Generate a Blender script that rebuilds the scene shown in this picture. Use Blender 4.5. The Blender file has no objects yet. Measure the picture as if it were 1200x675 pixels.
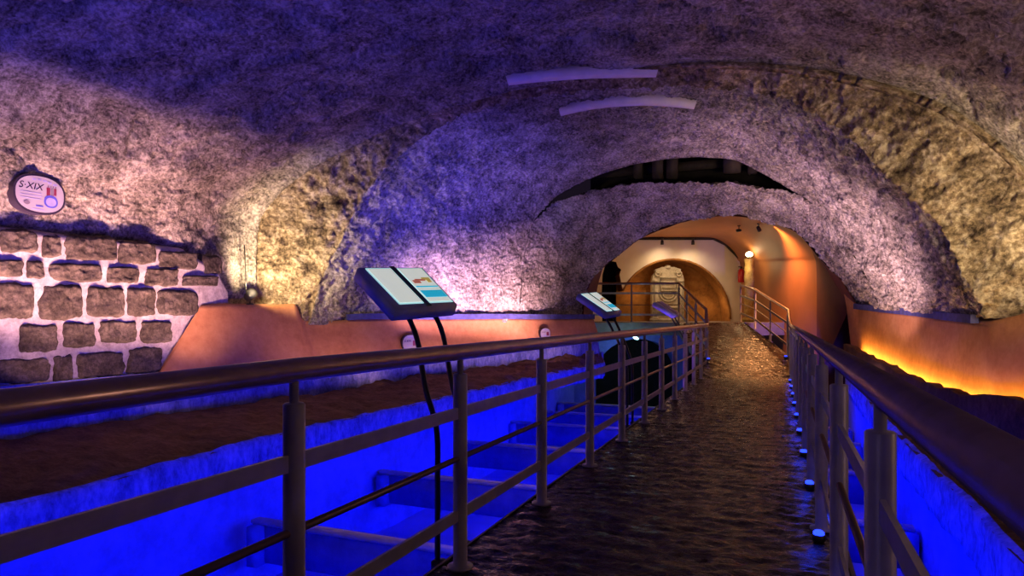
import bpy, bmesh, math, random
from mathutils import Vector, noise, Matrix
from mathutils.bvhtree import BVHTree
random.seed(7)
SC = bpy.context.scene
COL = SC.collection
EYE = Vector((0, 0, 1.16)); F = 760.0; HZ = 372.0; TH = math.atan((913 - 600) / F)
FWD = Vector((-math.sin(TH), math.cos(TH), 0)); RGT = Vector((math.cos(TH), math.sin(TH), 0)); UP = Vector((0, 0, 1))

# ---------------------------------------------------------------- survey helpers: sight line -> point on a real plane
def ray(px, py): return FWD + RGT * ((px - 600) / F) + UP * ((HZ - py) / F)
def PY(px, py, y): d = ray(px, py); return EYE + d * (y / d.y)
def PX(px, py, x): d = ray(px, py); return EYE + d * (x / d.x)
def PZ(px, py, Z): return EYE + ray(px, py) * Z
def V(*a): return Vector(a)

# ---------------------------------------------------------------- materials
def nodes(name):
    m = bpy.data.materials.new(name); m.use_nodes = True
    t = m.node_tree; b = t.nodes['Principled BSDF']
    return m, t, b
def N(t, kind, **kw):
    n = t.nodes.new(kind)
    for k, v in kw.items():
        if k in n.inputs: n.inputs[k].default_value = v
        else: setattr(n, k, v)
    return n
def ramp(t, stops):
    r = t.nodes.new('ShaderNodeValToRGB'); e = r.color_ramp.elements
    while len(e) > 1: e.remove(e[-1])
    e[0].position = stops[0][0]; e[0].color = (*stops[0][1], 1)
    for p, c in stops[1:]:
        x = e.new(p); x.color = (*c, 1)
    return r
def stone(name, c_dark, c_mid, c_light, scale=3.0, bump=0.5, bdist=0.03, rough=0.9, fine=26.0, stretch=(1, 1, 1), pits=0.0, fw=.45, low=.9, lowamt=.0, lo=.36, hi=.64):
    m, t, b = nodes(name); L = t.links.new
    tc = N(t, 'ShaderNodeTexCoord'); mp = N(t, 'ShaderNodeMapping'); mp.inputs['Scale'].default_value = stretch
    L(tc.outputs['Object'], mp.inputs['Vector'])
    n1 = N(t, 'ShaderNodeTexNoise', Scale=scale, Detail=9.0, Roughness=0.62); L(mp.outputs[0], n1.inputs['Vector'])
    n2 = N(t, 'ShaderNodeTexNoise', Scale=fine, Detail=6.0, Roughness=0.7); L(mp.outputs[0], n2.inputs['Vector'])
    mx = N(t, 'ShaderNodeMath', operation='MULTIPLY_ADD'); L(n2.outputs['Fac'], mx.inputs[0]); mx.inputs[1].default_value = fw
    m2 = N(t, 'ShaderNodeMath', operation='MULTIPLY'); L(n1.outputs['Fac'], m2.inputs[0]); m2.inputs[1].default_value = 1 - fw
    L(m2.outputs[0], mx.inputs[2])
    cr = ramp(t, [(lo, c_dark), (0.5, c_mid), (hi, c_light)]); L(mx.outputs[0], cr.inputs[0])
    n0 = N(t, 'ShaderNodeTexNoise', Scale=low, Detail=4.0, Roughness=.6, Distortion=.8); L(tc.outputs['Object'], n0.inputs['Vector'])
    lr = ramp(t, [(.33, (.52, .50, .50)), (.5, (.95, .95, .95)), (.66, (1.25, 1.22, 1.18))]); L(n0.outputs['Fac'], lr.inputs[0])
    mm = N(t, 'ShaderNodeMix'); mm.data_type = 'RGBA'; mm.blend_type = 'MULTIPLY'; mm.inputs['Factor'].default_value = lowamt
    L(cr.outputs[0], mm.inputs[6]); L(lr.outputs[0], mm.inputs[7])
    L(mm.outputs[2], b.inputs['Base Color'])
    h = mx.outputs[0]
    if pits > 0:
        n3 = N(t, 'ShaderNodeTexVoronoi', Scale=fine * 0.55); n3.feature = 'F1'; L(mp.outputs[0], n3.inputs['Vector'])
        n4 = N(t, 'ShaderNodeMath', operation='MULTIPLY_ADD'); L(n3.outputs['Distance'], n4.inputs[0]); n4.inputs[1].default_value = -pits
        L(mx.outputs[0], n4.inputs[2]); h = n4.outputs[0]
    bp = N(t, 'ShaderNodeBump', Strength=bump, Distance=bdist); L(h, bp.inputs['Height']); L(bp.outputs[0], b.inputs['Normal'])
    b.inputs['Roughness'].default_value = rough
    b.inputs['Specular IOR Level'].default_value = 0.25
    return m
def plain(name, c, rough=0.5, metal=0.0, var=0.12, scale=8.0, bump=0.05, spec=0.5):
    m, t, b = nodes(name); L = t.links.new
    tc = N(t, 'ShaderNodeTexCoord')
    n1 = N(t, 'ShaderNodeTexNoise', Scale=scale, Detail=6.0); L(tc.outputs['Object'], n1.inputs['Vector'])
    lo = tuple(max(0, x * (1 - var)) for x in c); hi = tuple(min(1, x * (1 + var)) for x in c)
    cr = ramp(t, [(0.35, lo), (0.65, hi)]); L(n1.outputs['Fac'], cr.inputs[0]); L(cr.outputs[0], b.inputs['Base Color'])
    b.inputs['Roughness'].default_value = rough; b.inputs['Metallic'].default_value = metal
    b.inputs['Specular IOR Level'].default_value = spec
    if bump:
        bp = N(t, 'ShaderNodeBump', Strength=bump, Distance=0.02); L(n1.outputs['Fac'], bp.inputs['Height']); L(bp.outputs[0], b.inputs['Normal'])
    return m
def glow(name, c, s):
    m, t, b = nodes(name)
    b.inputs['Base Color'].default_value = (*c, 1); b.inputs['Emission Color'].default_value = (*c, 1); b.inputs['Emission Strength'].default_value = s
    return m

M = {}
M['rock'] = stone('vault_rock', (.07, .06, .055), (.31, .275, .25), (.62, .57, .52), scale=2.8, bump=1.0, bdist=.09, fine=24, pits=.25, fw=.60, low=1.0, lowamt=.65, lo=.395, hi=.60)
M['rim'] = stone('rib_stone', (.05, .035, .022), (.25, .19, .125), (.58, .50, .37), scale=4.0, bump=1.0, bdist=.09, fine=17, pits=.3, fw=.55, low=1.3, lowamt=.7, lo=.39, hi=.61)
M['lip'] = plain('smooth_render', (.55, .5, .46), rough=.8, var=.15, bump=.3)
M['patch'] = plain('pale_plaster_patch', (.85, .80, .80), rough=.85, var=.06, bump=.1)
M['ochre'] = stone('ochre_plaster', (.42, .17, .07), (.55, .245, .105), (.64, .32, .15), scale=1.6, bump=.25, bdist=.02, fine=9, rough=.75)
M['brick'] = stone('dark_ashlar', (.02, .015, .013), (.075, .06, .052), (.17, .14, .12), scale=5, bump=1.0, bdist=.03, fine=30, pits=.3)
M['mortar'] = stone('lime_mortar', (.24, .20, .22), (.43, .38, .41), (.60, .55, .58), scale=5, bump=.7, bdist=.025, fine=28)
M['earth'] = stone('trodden_earth', (.05, .025, .018), (.125, .065, .045), (.20, .115, .08), scale=2.5, bump=.9, bdist=.05, fine=14, stretch=(1, 2.2, 1))
M['pitwall'] = stone('blue_light_tinted_wall', (.09, .12, .50), (.13, .17, .66), (.18, .22, .78), scale=1.2, bump=.2, bdist=.02, fine=6)  # pale wall with the blue of the pit lights put into its colour
M['slabedge'] = stone('rough_slab_edge', (.06, .07, .20), (.16, .19, .55), (.34, .36, .80), scale=5, bump=.9, bdist=.04, fine=24, stretch=(1, 1, .5))  # whitish stone, blue light mixed into its colour as well
M['pitfloor'] = plain('screeded_pit_floor', (.12, .15, .6), rough=.45, var=.2, scale=1.5, bump=.15)  # floor colour also carries the blue light of the pit
M['beam'] = plain('pale_concrete', (.66, .63, .62), rough=.7, var=.1)
M['steel'] = plain('painted_steel', (.30, .28, .30), rough=.38, metal=.0, var=.12, scale=14, bump=.05)
M['rail'] = plain('handrail_steel', (.40, .27, .25), rough=.28, metal=.6, var=.12, scale=14, bump=.04, spec=.6)
M['bronze'] = plain('bronze_rod', (.22, .14, .09), rough=.35, metal=.5, var=.1)
M['black'] = plain('black_metal', (.012, .012, .014), rough=.4, var=.1, bump=0)
M['dark'] = plain('dark_timber', (.03, .022, .018), rough=.8, var=.3)
M['deckside'] = plain('deck_edge_concrete', (.08, .06, .055), rough=.7)
M['orange'] = plain('orange_render', (.42, .165, .055), rough=.55, var=.10, scale=1.2, bump=.1)
M['maroon'] = plain('maroon_render', (.12, .016, .024), rough=.7, var=.12)
M['brownvault'] = plain('brown_render', (.20, .085, .035), rough=.6, var=.15, scale=1.5, bump=.1)
M['cream'] = plain('cream_render', (.80, .70, .56), rough=.8, var=.06, scale=2, bump=.08)
M['archback'] = stone('ochre_masonry', (.20, .085, .022), (.34, .15, .04), (.44, .21, .06), scale=2, bump=.5, bdist=.03, fine=9)
M['carved'] = stone('carved_limestone', (.28, .235, .17), (.45, .39, .29), (.60, .53, .41), scale=4, bump=.4, bdist=.02, fine=22)
M['pillar'] = stone('rough_pillar_stone', (.35, .22, .06), (.60, .42, .14), (.75, .56, .24), scale=6, bump=1.0, bdist=.04, fine=20)
M['void'] = plain('unlit_depth_black', (.012, .010, .010), rough=.95, var=.3, bump=0)  # near-black colour standing in for the unlit depth of the openings
M['grey'] = plain('grey_concrete', (.24, .23, .24), rough=.7)
M['casing'] = plain('grey_blue_casing', (.30, .33, .66), rough=.45, var=.08, bump=0)
M['spine'] = plain('dark_spine', (.05, .07, .09), rough=.5, bump=0)
M['page'] = glow('backlit_page', (.66, .70, .64), .75)
M['pageedge'] = glow('backlit_page_border', (.42, .78, .80), .8)
M['cyan'] = glow('cyan_print', (.015, .35, .52), .9)
M['redprint'] = glow('red_print', (.45, .13, .09), .6)
M['yellowprint'] = glow('yellow_print', (.50, .36, .08), .6)
M['unlitpage'] = plain('unlit_page', (.30, .28, .50), rough=.4, bump=0)
M['tile'] = plain('white_glazed_tile', (.44, .42, .52), rough=.3, var=.03, bump=0)
M['ink'] = plain('dark_ink', (.03, .02, .05), rough=.5, bump=0)
M['blueink'] = plain('blue_ink', (.10, .10, .62), rough=.4, bump=0)
M['paleblue'] = plain('pale_blue_ink', (.38, .36, .72), rough=.4, bump=0)
M['redink'] = plain('maroon_ink', (.22, .03, .08), rough=.4, bump=0)
M['greyink'] = plain('grey_ink', (.22, .18, .26), rough=.4, bump=0)
M['red'] = plain('red_enamel', (.55, .02, .02), rough=.3, var=.05, bump=0)
M['white'] = plain('white_enamel', (.8, .8, .8), rough=.4, var=.03, bump=0)
M['ledblue'] = glow('blue_led', (.012, .035, 1.0), 4)
M['amberstrip'] = glow('amber_strip', (1.0, .50, .08), 75)
M['warmlens'] = glow('warm_lamp_lens', (1.0, .72, .36), 18)
M['warmsmall'] = glow('warm_spot_lens', (1.0, .7, .4), 6)
M['teallens'] = glow('teal_lamp_lens', (.55, .95, 1.0), 5)

# deck: stamped stone pattern, sealed and shiny
m, t, b = nodes('sealed_stamped_concrete'); L = t.links.new; M['deck'] = m
tc = N(t, 'ShaderNodeTexCoord'); mp = N(t, 'ShaderNodeMapping'); mp.inputs['Scale'].default_value = (1.0, 3.2, 1.0); L(tc.outputs['Object'], mp.inputs['Vector'])
n1 = N(t, 'ShaderNodeTexNoise', Scale=3.0, Detail=8.0, Roughness=.6, Distortion=.6); L(mp.outputs[0], n1.inputs['Vector'])
n2 = N(t, 'ShaderNodeTexNoise', Scale=22.0, Detail=5.0); L(mp.outputs[0], n2.inputs['Vector'])
cr = ramp(t, [(.3, (.008, .004, .004)), (.55, (.024, .012, .012)), (.8, (.06, .033, .028))]); L(n1.outputs['Fac'], cr.inputs[0]); L(cr.outputs[0], b.inputs['Base Color'])
rr = ramp(t, [(.3, (.17, .17, .17)), (.7, (.36, .36, .36))]); L(n2.outputs['Fac'], rr.inputs[0]); L(rr.outputs[0], b.inputs['Roughness'])
ad = N(t, 'ShaderNodeMath', operation='MULTIPLY_ADD'); L(n2.outputs['Fac'], ad.inputs[0]); ad.inputs[1].default_value = .3; L(n1.outputs['Fac'], ad.inputs[2])
bp = N(t, 'ShaderNodeBump', Strength=.6, Distance=.03); L(ad.outputs[0], bp.inputs['Height']); L(bp.outputs[0], b.inputs['Normal'])

# ---------------------------------------------------------------- object helpers
def link(name, bm, mats, parent=None, smooth=True, loc=None):
    me = bpy.data.meshes.new(name); bm.normal_update(); bm.to_mesh(me); bm.free()
    for mm in (mats if isinstance(mats, (list, tuple)) else [mats]): me.materials.append(M[mm])
    if smooth:
        for p in me.polygons: p.use_smooth = True
    o = bpy.data.objects.new(name, me); COL.objects.link(o)
    if loc is not None: o.location = loc
    if parent: o.parent = parent
    return o
def tag(o, label, cat, group=None, kind=None):
    o['label'] = label; o['category'] = cat
    if group: o['group'] = group
    if kind: o['kind'] = kind
    return o
def empty(name, loc, label, cat, group=None, rot=None):
    o = bpy.data.objects.new(name, None); o.empty_display_size = .1; COL.objects.link(o); o.location = loc
    if rot: o.rotation_euler = rot
    return tag(o, label, cat, group)
def struct(name, bm, mats, label, cat, smooth=True, parent=None):
    o = link(name, bm, mats, parent, smooth); tag(o, label, cat); o['kind'] = 'structure'; return o
def copy_tree(o, parent=None):
    c = o.copy(); COL.objects.link(c)
    if parent:
        c.parent = parent
    for ch in list(o.children): copy_tree(ch, c)
    return c
def box(bm, lo, hi, bev=0.0, mat=0):
    lo = Vector(lo); hi = Vector(hi)
    r = bmesh.ops.create_cube(bm, size=1.0)
    for v in r['verts']:
        v.co = Vector([lo[i] + (hi[i] - lo[i]) * (v.co[i] + .5) for i in range(3)])
    fs = {f for v in r['verts'] for f in v.link_faces}
    for f in fs: f.material_index = mat
    if bev:
        es = {e for v in r['verts'] for e in v.link_edges}
        bmesh.ops.bevel(bm, geom=list(es), offset=bev, segments=2, affect='EDGES')
def tube(bm, pts, r, seg=12, mat=0, caps=True, flat=None):
    """round tube, or a flat bar when flat=(half_width, half_height), swept along pts"""
    pts = [Vector(p) for p in pts]; rings = []
    n = len(pts)
    for i, p in enumerate(pts):
        a = (pts[i] - pts[i - 1]).normalized() if i else None
        c = (pts[i + 1] - pts[i]).normalized() if i < n - 1 else None
        d = ((a or c) + (c or a)).normalized()
        up = UP if abs(d.z) < .95 else Vector((1, 0, 0))
        s = d.cross(up).normalized(); u = s.cross(d).normalized()
        rr = r[i] if isinstance(r, (list, tuple)) else r
        if a and c:
            k = 1 / max(.5, d.dot(a))
        else: k = 1
        if flat:
            offs = [(-flat[0], -flat[1]), (flat[0], -flat[1]), (flat[0], flat[1]), (-flat[0], flat[1])]
        else:
            offs = [(rr * math.cos(2 * math.pi * j / seg), rr * math.sin(2 * math.pi * j / seg)) for j in range(seg)]
        rings.append([bm.verts.new(p + s * x * (k if flat else 1) + u * y) for x, y in offs])
    m_ = len(rings[0])
    for i in range(n - 1):
        for j in range(m_):
            f = bm.faces.new((rings[i][j], rings[i][(j + 1) % m_], rings[i + 1][(j + 1) % m_], rings[i + 1][j])); f.material_index = mat
    if caps:
        bm.faces.new(list(reversed(rings[0]))).material_index = mat; bm.faces.new(rings[-1]).material_index = mat
def lathe(bm, prof, seg=20, mat=0, base=Vector((0, 0, 0))):
    rings = []
    for r, z in prof:
        rings.append([bm.verts.new(base + Vector((r * math.cos(2 * math.pi * j / seg), r * math.sin(2 * math.pi * j / seg), z))) for j in range(seg)])
    for i in range(len(rings) - 1):
        for j in range(seg):
            bm.faces.new((rings[i][j], rings[i][(j + 1) % seg], rings[i + 1][(j + 1) % seg], rings[i + 1][j])).material_index = mat
    bm.faces.new(list(reversed(rings[0]))).material_index = mat; bm.faces.new(rings[-1]).material_index = mat
def cr_spline(P, k):
    """Catmull-Rom through P, k samples"""
    out = []; n = len(P) - 1
    for i in range(k):
        t = i / (k - 1) * n; a = min(int(t), n - 1); u = t - a
        p0 = P[max(a - 1, 0)]; p1 = P[a]; p2 = P[a + 1]; p3 = P[min(a + 2, n)]
        out.append(.5 * ((2 * p1) + (p2 - p0) * u + (2 * p0 - 5 * p1 + 4 * p2 - p3) * u * u + (3 * p1 - p0 - 3 * p2 + p3) * u ** 3))
    return out
def surface(rows, disp=None, inward=None, matf=None):
    """grid surface from rows of points, each moved along its normal by disp(p, i, j)"""
    ni = len(rows); nj = len(rows[0]); new = []
    for i in range(ni):
        r = []
        for j in range(nj):
            p = rows[i][j]
            if disp:
                du = rows[i][min(j + 1, nj - 1)] - rows[i][max(j - 1, 0)]
                dv = rows[min(i + 1, ni - 1)][j] - rows[max(i - 1, 0)][j]
                nn = du.cross(dv)
                if nn.length < 1e-9: nn = Vector((0, 0, -1))
                nn.normalize()
                if inward is not None and nn.dot(inward(p) - p) < 0: nn = -nn
                p = p + nn * disp(p, i, j)
            r.append(p)
        new.append(r)
    bm = bmesh.new()
    vs = [[bm.verts.new(p) for p in r] for r in new]
    for i in range(ni - 1):
        for j in range(nj - 1):
            f = bm.faces.new((vs[i][j], vs[i][j + 1], vs[i + 1][j + 1], vs[i + 1][j]))
            if matf: f.material_index = matf(i, j)
    if inward is not None:
        bm.normal_update()
        f = bm.faces[:][len(bm.faces) // 2] if False else None
        bm.faces.ensure_lookup_table()
        s = 0
        for k in range(0, len(bm.faces), max(1, len(bm.faces) // 60)):
            c = bm.faces[k].calc_center_median(); s += 1 if bm.faces[k].normal.dot(inward(c) - c) > 0 else -1
        if s < 0: bmesh.ops.reverse_faces(bm, faces=bm.faces[:])
    return bm
def lerp_rows(A, B, n, ease=None):
    out = []
    for i in range(n):
        t = i / n; t2 = ease(t) if ease else t
        out.append([a.lerp(b_, t2) for a, b_ in zip(A, B)])
    return out
def fbm(p, s, octv=5, H=.8): return noise.fractal(p * s, H, 2.0, octv)
def text_mesh(body, size, shear=0.0):
    cu = bpy.data.curves.new('lettering', 'FONT'); cu.body = body; cu.size = size; cu.shear = shear; cu.extrude = .001; cu.align_x = 'CENTER'; cu.align_y = 'CENTER'
    o = bpy.data.objects.new('tmp', cu); COL.objects.link(o)
    dg = bpy.context.evaluated_depsgraph_get(); me = bpy.data.meshes.new_from_object(o.evaluated_get(dg))
    bpy.data.objects.remove(o); bpy.data.curves.remove(cu)
    return me

# ================================================================= SECTIONS OF THE VAULT
A_OUT = [(296, 385), (297, 310), (303, 255), (340, 210), (420, 163), (490, 133), (560, 112), (650, 93), (740, 84), (820, 81), (900, 84), (1000, 100), (1100, 132), (1180, 190), (1230, 260), (1257, 385)]
A_IN = [(362, 380), (378, 325), (400, 282), (430, 224), (480, 172), (530, 142), (580, 124), (660, 108), (750, 103), (830, 105), (900, 112), (965, 142), (1045, 210), (1095, 262), (1132, 330), (1157, 373)]
B_ONE = [(608, 380), (611, 335), (616, 295), (626, 260), (650, 232), (685, 212), (727, 197), (765, 189), (800, 185), (832, 185), (866, 190), (921, 219), (965, 250), (1003, 303), (1024, 338), (1036, 363)]
C_SEC = [(682, 380), (687, 345), (698, 322), (722, 302), (750, 280), (778, 268), (805, 259), (830, 255), (852, 253), (880, 256), (905, 262), (930, 271), (945, 285), (962, 305), (985, 328), (1005, 359)]
a_out = [PY(x, y, 7.8) for x, y in A_OUT]
a_in = [PY(x, y, 8.45) for x, y in A_IN]
b_one = [PY(x, y, 11.9) for x, y in B_ONE]
c_sec = [PY(x, y, 13.5) for x, y in C_SEC]
NU = 640
def axis(p): return Vector((-2.2, p.y, 1.3))
# near vault: the rib's outer line pulled back towards and behind the camera, a hand's breadth higher at the crown
step = [0, 0, 0, 0, 0, 0, 0, .02, .05, .08, .10, .11, .10, .08, .06, .03]
near_prof = []
for p, s in zip(a_out, step):
    d = (p - axis(p)); d.y = 0; d.normalize(); near_prof.append(p + d * s)
def shifted(P, y, grow=0.0):
    out = []
    for p in P:
        d = p - axis(p); d.y = 0; d.normalize(); q = p + d * grow; q = Vector((q.x, y, q.z)); out.append(q)
    return out
S0 = cr_spline(shifted(near_prof, -3.2, .05), NU); S1 = cr_spline(shifted(near_prof, 2.6, .12), NU); S2 = cr_spline(near_prof, NU)
SA = cr_spline(a_out, NU); SB = cr_spline(a_in, NU); SC_ = cr_spline(b_one, NU)
rows = []; kind = []
def addrows(A, B, n, k, ease=None):
    global rows, kind
    r = lerp_rows(A, B, n, ease); rows += r; kind += [k] * len(r)
addrows(S0, S1, 40, 'near'); addrows(S1, S2, 190, 'near'); addrows(S2, SA, 2, 'rim'); addrows(SA, SB, 44, 'rim')
addrows(SB, SC_, 150, 'mid')
lipA = [p + (p - axis(p)).normalized() * .015 for p in SC_]
lip_up = []
for p in SC_:
    k = max(0.0, min(1.0, (p.z - 2.75) / .5)); d = p - axis(p); d.y = 0; d.normalize()
    lip_up.append(Vector((p.x, p.y + .12 * k, p.z)) + d * (.08 + .25 * k))
addrows(SC_, lip_up, 4, 'lip'); rows.append(lip_up); kind.append('lip')
def disp_mid(p):
    return .05 * fbm(p, 1.1, 4) + .035 * fbm(p + V(9, 2, 4), 4.5, 5, .5) + .03 * noise.turbulence(p * 9, 3, True) + .016 * fbm(p, 15, 2, .3) - .025
def disp_main(p, i, j):
    k = kind[i]
    if k == 'near':
        e = min(1, max(0, (7.75 - p.y) / .5))
        a = .07 * fbm(p, .7, 3) + .035 * fbm(p + V(3, 1, 7), 2.6, 5, .6) + .012 * fbm(p, 12, 3)
        r = noise.ridged_multi_fractal(V(p.x * .5 + p.z * .9, p.y * .45, p.z * .7), 1.0, 2.1, 4, 1.0, 2.0)
        gq = fbm(V(p.x * .8 + p.y * .6, p.y * 1.5 - p.x * .4, p.z * 1.5), 1.5, 4, .7)
        gouge = -.09 * max(0, min(1, (gq - .30) / .12)) * max(0, min(1, (p.z - 2.6) / .5))
        a += gouge
        g = .026 * noise.turbulence(p * 8, 3, True) + .014 * fbm(p, 14, 2, .3) - .02
        ov = 0
        if p.x < -6.8:
            t = max(0, min(1, (p.z - 2.02) / .16)); ov = .15 * t * t * (3 - 2 * t) * max(0, min(1, (6.9 - p.y) / .5)) * max(0, min(1, (-6.8 - p.x) / .3))
        ov += .07 * math.exp(-((7.78 - p.y) / .09) ** 2) * max(0, min(1, (-1.2 - p.x) / 1.5))
        return ov + (a - .03 * max(0, r - 1.1) + g) * (.35 + .65 * e)
    if k == 'rim':
        a = .09 * fbm(V(p.x * 1.6 + p.y * 1.5, p.y * 1.2, p.z * 2.2), 1.4, 5, .7) + .05 * fbm(V(p.x, p.y * .5, p.z * 1.3) + V(5, 5, 5), 5.5, 4, .6)
        r = noise.ridged_multi_fractal(V(p.x * 1.3, p.y * 2.6, p.z * 1.6 - p.y * 2), .9, 2.1, 4, 1.0, 2.0)
        i0 = kind.index('rim'); u = (i - i0) / 46
        lipb = .07 * math.exp(-(u / .05) ** 2) * max(0, min(1, (-1.2 - p.x) / 1.5)) - .13 * max(0, math.sin(math.pi * min(1, max(0, u)) ** .6))
        g = .05 * noise.turbulence(V(p.x * 7 + p.y * 4, p.y * 5, p.z * 8 + p.y * 3), 3, True) - .035
        return (a * .8 + .02 * (r - 1) + g) * min(1, .2 + u * 4) + lipb
    if k == 'mid':
        return disp_mid(p)
    return .012 * fbm(p, 3, 3)
mk = {'near': 0, 'rim': 1, 'mid': 0, 'lip': 2}
bm = surface(rows, disp_main, axis, lambda i, j: mk[kind[i]])
ceil_bvh = BVHTree.FromBMesh(bm)
ceiling = struct('ceiling', bm, ['rock', 'rim', 'lip'], 'rough barrel vault of bare stone with a rugged rib arch', 'ceiling')

# inner lower arch: starts below the lip with an open dark slot over its crown
b_two = []
B_TWO_Y = {4: 240, 5: 227, 6: 219, 7: 217, 8: 216, 9: 216, 10: 217, 11: 227}
for i, (x, y) in enumerate(B_ONE):
    if i in B_TWO_Y: q = PY(x, B_TWO_Y[i], 12.2 if 5 <= i <= 10 else 12.05)
    else:
        q = PY(x, y, 11.9)
    b_two.append(q)
b_top = [p + Vector((0, .75 if 4 <= i <= 11 else .05, .12 if 5 <= i <= 10 else .02)) for i, p in enumerate(b_two)]
T0 = cr_spline(b_top, NU); T1 = cr_spline(b_two, NU); T2 = cr_spline(c_sec, NU)
rows = lerp_rows(T0, T1, 8) + lerp_rows(T1, T2, 80)
rows.append(T2)
c_back = [Vector((p.x - (.07 if i > 12 else -.05 if i < 3 else 0), p.y + .6, p.z + (0 if i in (0, 1, 14, 15) else .28))) for i, p in enumerate(c_sec)]
T3 = cr_spline(c_back, NU)
def disp_in(p, i, j):
    return disp_mid(p)
bm = surface(rows, disp_in, axis)
struct('ceiling.001', bm, 'rock', 'lower inner stone arch with a dark slot above its crown', 'ceiling')
# reveal of the inner arch
bm = surface(lerp_rows(T2, T3, 8) + [T3], lambda p, i, j: .01 * fbm(p, 3, 3), axis)
struct('trim_1', bm, 'maroon', 'smooth reveal under the inner stone arch', 'archway')
# slot back wall and timbers
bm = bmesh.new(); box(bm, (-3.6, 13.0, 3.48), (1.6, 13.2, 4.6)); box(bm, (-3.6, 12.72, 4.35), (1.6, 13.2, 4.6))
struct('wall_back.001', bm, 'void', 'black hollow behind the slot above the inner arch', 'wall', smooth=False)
for k, (px, w) in enumerate([(748, .16), (771, .2), (788, .2), (858, .3), (882, .16)]):
    p = PY(px, 200, 12.5); bm = bmesh.new(); box(bm, (-w / 2, -.1, -.16 if k < 3 else -.06), (w / 2, .1, .40), .015)
    o = link('timber_stud', bm, 'dark', loc=p)
    tag(o, ['dark timber stud at the left end of the slot above the arch', 'dark timber stud, left one of the close pair in the slot above the arch', 'dark timber stud, right one of the close pair in the slot above the arch', 'widest dark timber stud in the slot above the arch', 'dark timber stud at the right end of the slot above the arch'][k], 'timber', 'timber studs in the slot above the arch')
# long lintel beam in the slot
p = PY(800, 197, 12.75); bm = bmesh.new(); box(bm, (-1.9, -.08, -.06), (1.6, .08, .1), .01)
tag(link('timber_rail', bm, 'dark', loc=p), 'long dark horizontal timber behind the studs in the slot', 'timber')

# pale smooth repairs on the vault crown
def patch(px_top, px_bot, label):
    bm = bmesh.new(); n = 40; top = []; bot = []
    T = cr_spline([Vector((a, b_, 0)) for a, b_ in px_top], n); B_ = cr_spline([Vector((a, b_, 0)) for a, b_ in px_bot], n)
    g = []
    for i in range(n):
        r = []
        for k in range(6):
            q = T[i].lerp(B_[i], k / 5); d = ray(q.x, q.y).normalized()
            hit = ceil_bvh.ray_cast(EYE, d)[0]
            r.append(hit)
        g.append(r)
    # smooth along and across the strip and lay it proud of the rough stone
    for it in range(30):
        g = [[(g[max(i - 1, 0)][k] + g[i][k] * 2 + g[min(i + 1, n - 1)][k] + g[i][max(k - 1, 0)] + g[i][min(k + 1, 5)]) / 6 for k in range(6)] for i in range(n)]
    lower = [[q + (axis(q) - q).normalized() * .10 for q in r] for r in g]
    upper = [[q - (axis(q) - q).normalized() * .03 for q in r] for r in g]
    a = [[bm.verts.new(q) for q in r] for r in lower]; b2 = [[bm.verts.new(q) for q in r] for r in upper]
    for i in range(n - 1):
        for k in range(5):
            bm.faces.new((a[i][k], a[i + 1][k], a[i + 1][k + 1], a[i][k + 1])); bm.faces.new((b2[i][k], b2[i][k + 1], b2[i + 1][k + 1], b2[i + 1][k]))
        bm.faces.new((a[i][0], b2[i][0], b2[i + 1][0], a[i + 1][0])); bm.faces.new((a[i][5], a[i + 1][5], b2[i + 1][5], b2[i][5]))
    bmesh.ops.recalc_face_normals(bm, faces=bm.faces[:])
    o = link('plaster_patch', bm, 'patch'); tag(o, label, 'plaster patch', kind='structure'); return o
patch([(586, 86), (620, 77), (680, 71), (740, 71), (778, 76)], [(588, 97), (630, 94), (690, 90), (740, 88), (777, 84)], 'upper pale smooth plaster strip on the vault crown before the rib')
patch([(648, 126), (680, 115), (720, 108), (770, 108), (826, 117)], [(650, 133), (690, 125), (730, 121), (780, 120), (824, 123)], 'lower pale smooth plaster strip on the vault crown behind the rib')

# ================================================================= LEFT: ASHLAR WALL, PLASTER SKIRT
XW = -7.40
bm = bmesh.new()
ys = [-3 + i * .06 for i in range(int(10.2 / .06))]
def brick_top(y): return 2.07 + .02 * noise.noise(V(y * 7, 3, 0)) - .30 * max(0, min(1, (y - 6.35) / .7)) - .25 * max(0, min(1, (y - 6.95) / .2))
rows = []
for y in ys:
    zt = brick_top(y); r = []
    for k in range(44):
        z = -.2 + (zt + .2) * k / 43
        r.append(V(XW + .022 * fbm(V(0, y, z), 5, 4, .6), y, z))
    r.append(V(XW - .15, y, zt + .05)); rows.append(r)
bm = surface(rows, None, lambda p: V(0, p.y, 1))
wall_l = struct('wall_left', bm, 'mortar', 'left wall of dark stone blocks in wide pale mortar', 'wall')
BL = [
 [(0, 95, 200, 262), (112, 155, 215, 275), (170, 308, 218, 283), (315, 408, 232, 292), (416, 520, 258, 304), (536, 582, 270, 318)],
 [(-60, 60, 278, 325), (70, 112, 283, 330), (130, 265, 290, 338), (278, 365, 298, 342), (380, 468, 303, 350), (482, 575, 322, 350)],
 [(-30, 88, 340, 438), (105, 215, 345, 438), (230, 325, 350, 435), (335, 408, 352, 430), (415, 520, 358, 428)],
 [(-90, -10, 452, 525), (50, 150, 450, 525), (165, 250, 445, 512), (262, 358, 440, 500), (372, 450, 440, 500)],
 [(-20, 130, 540, 606), (140, 190, 530, 602), (205, 325, 522, 590), (335, 425, 510, 580)]]
bm = bmesh.new()
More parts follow.
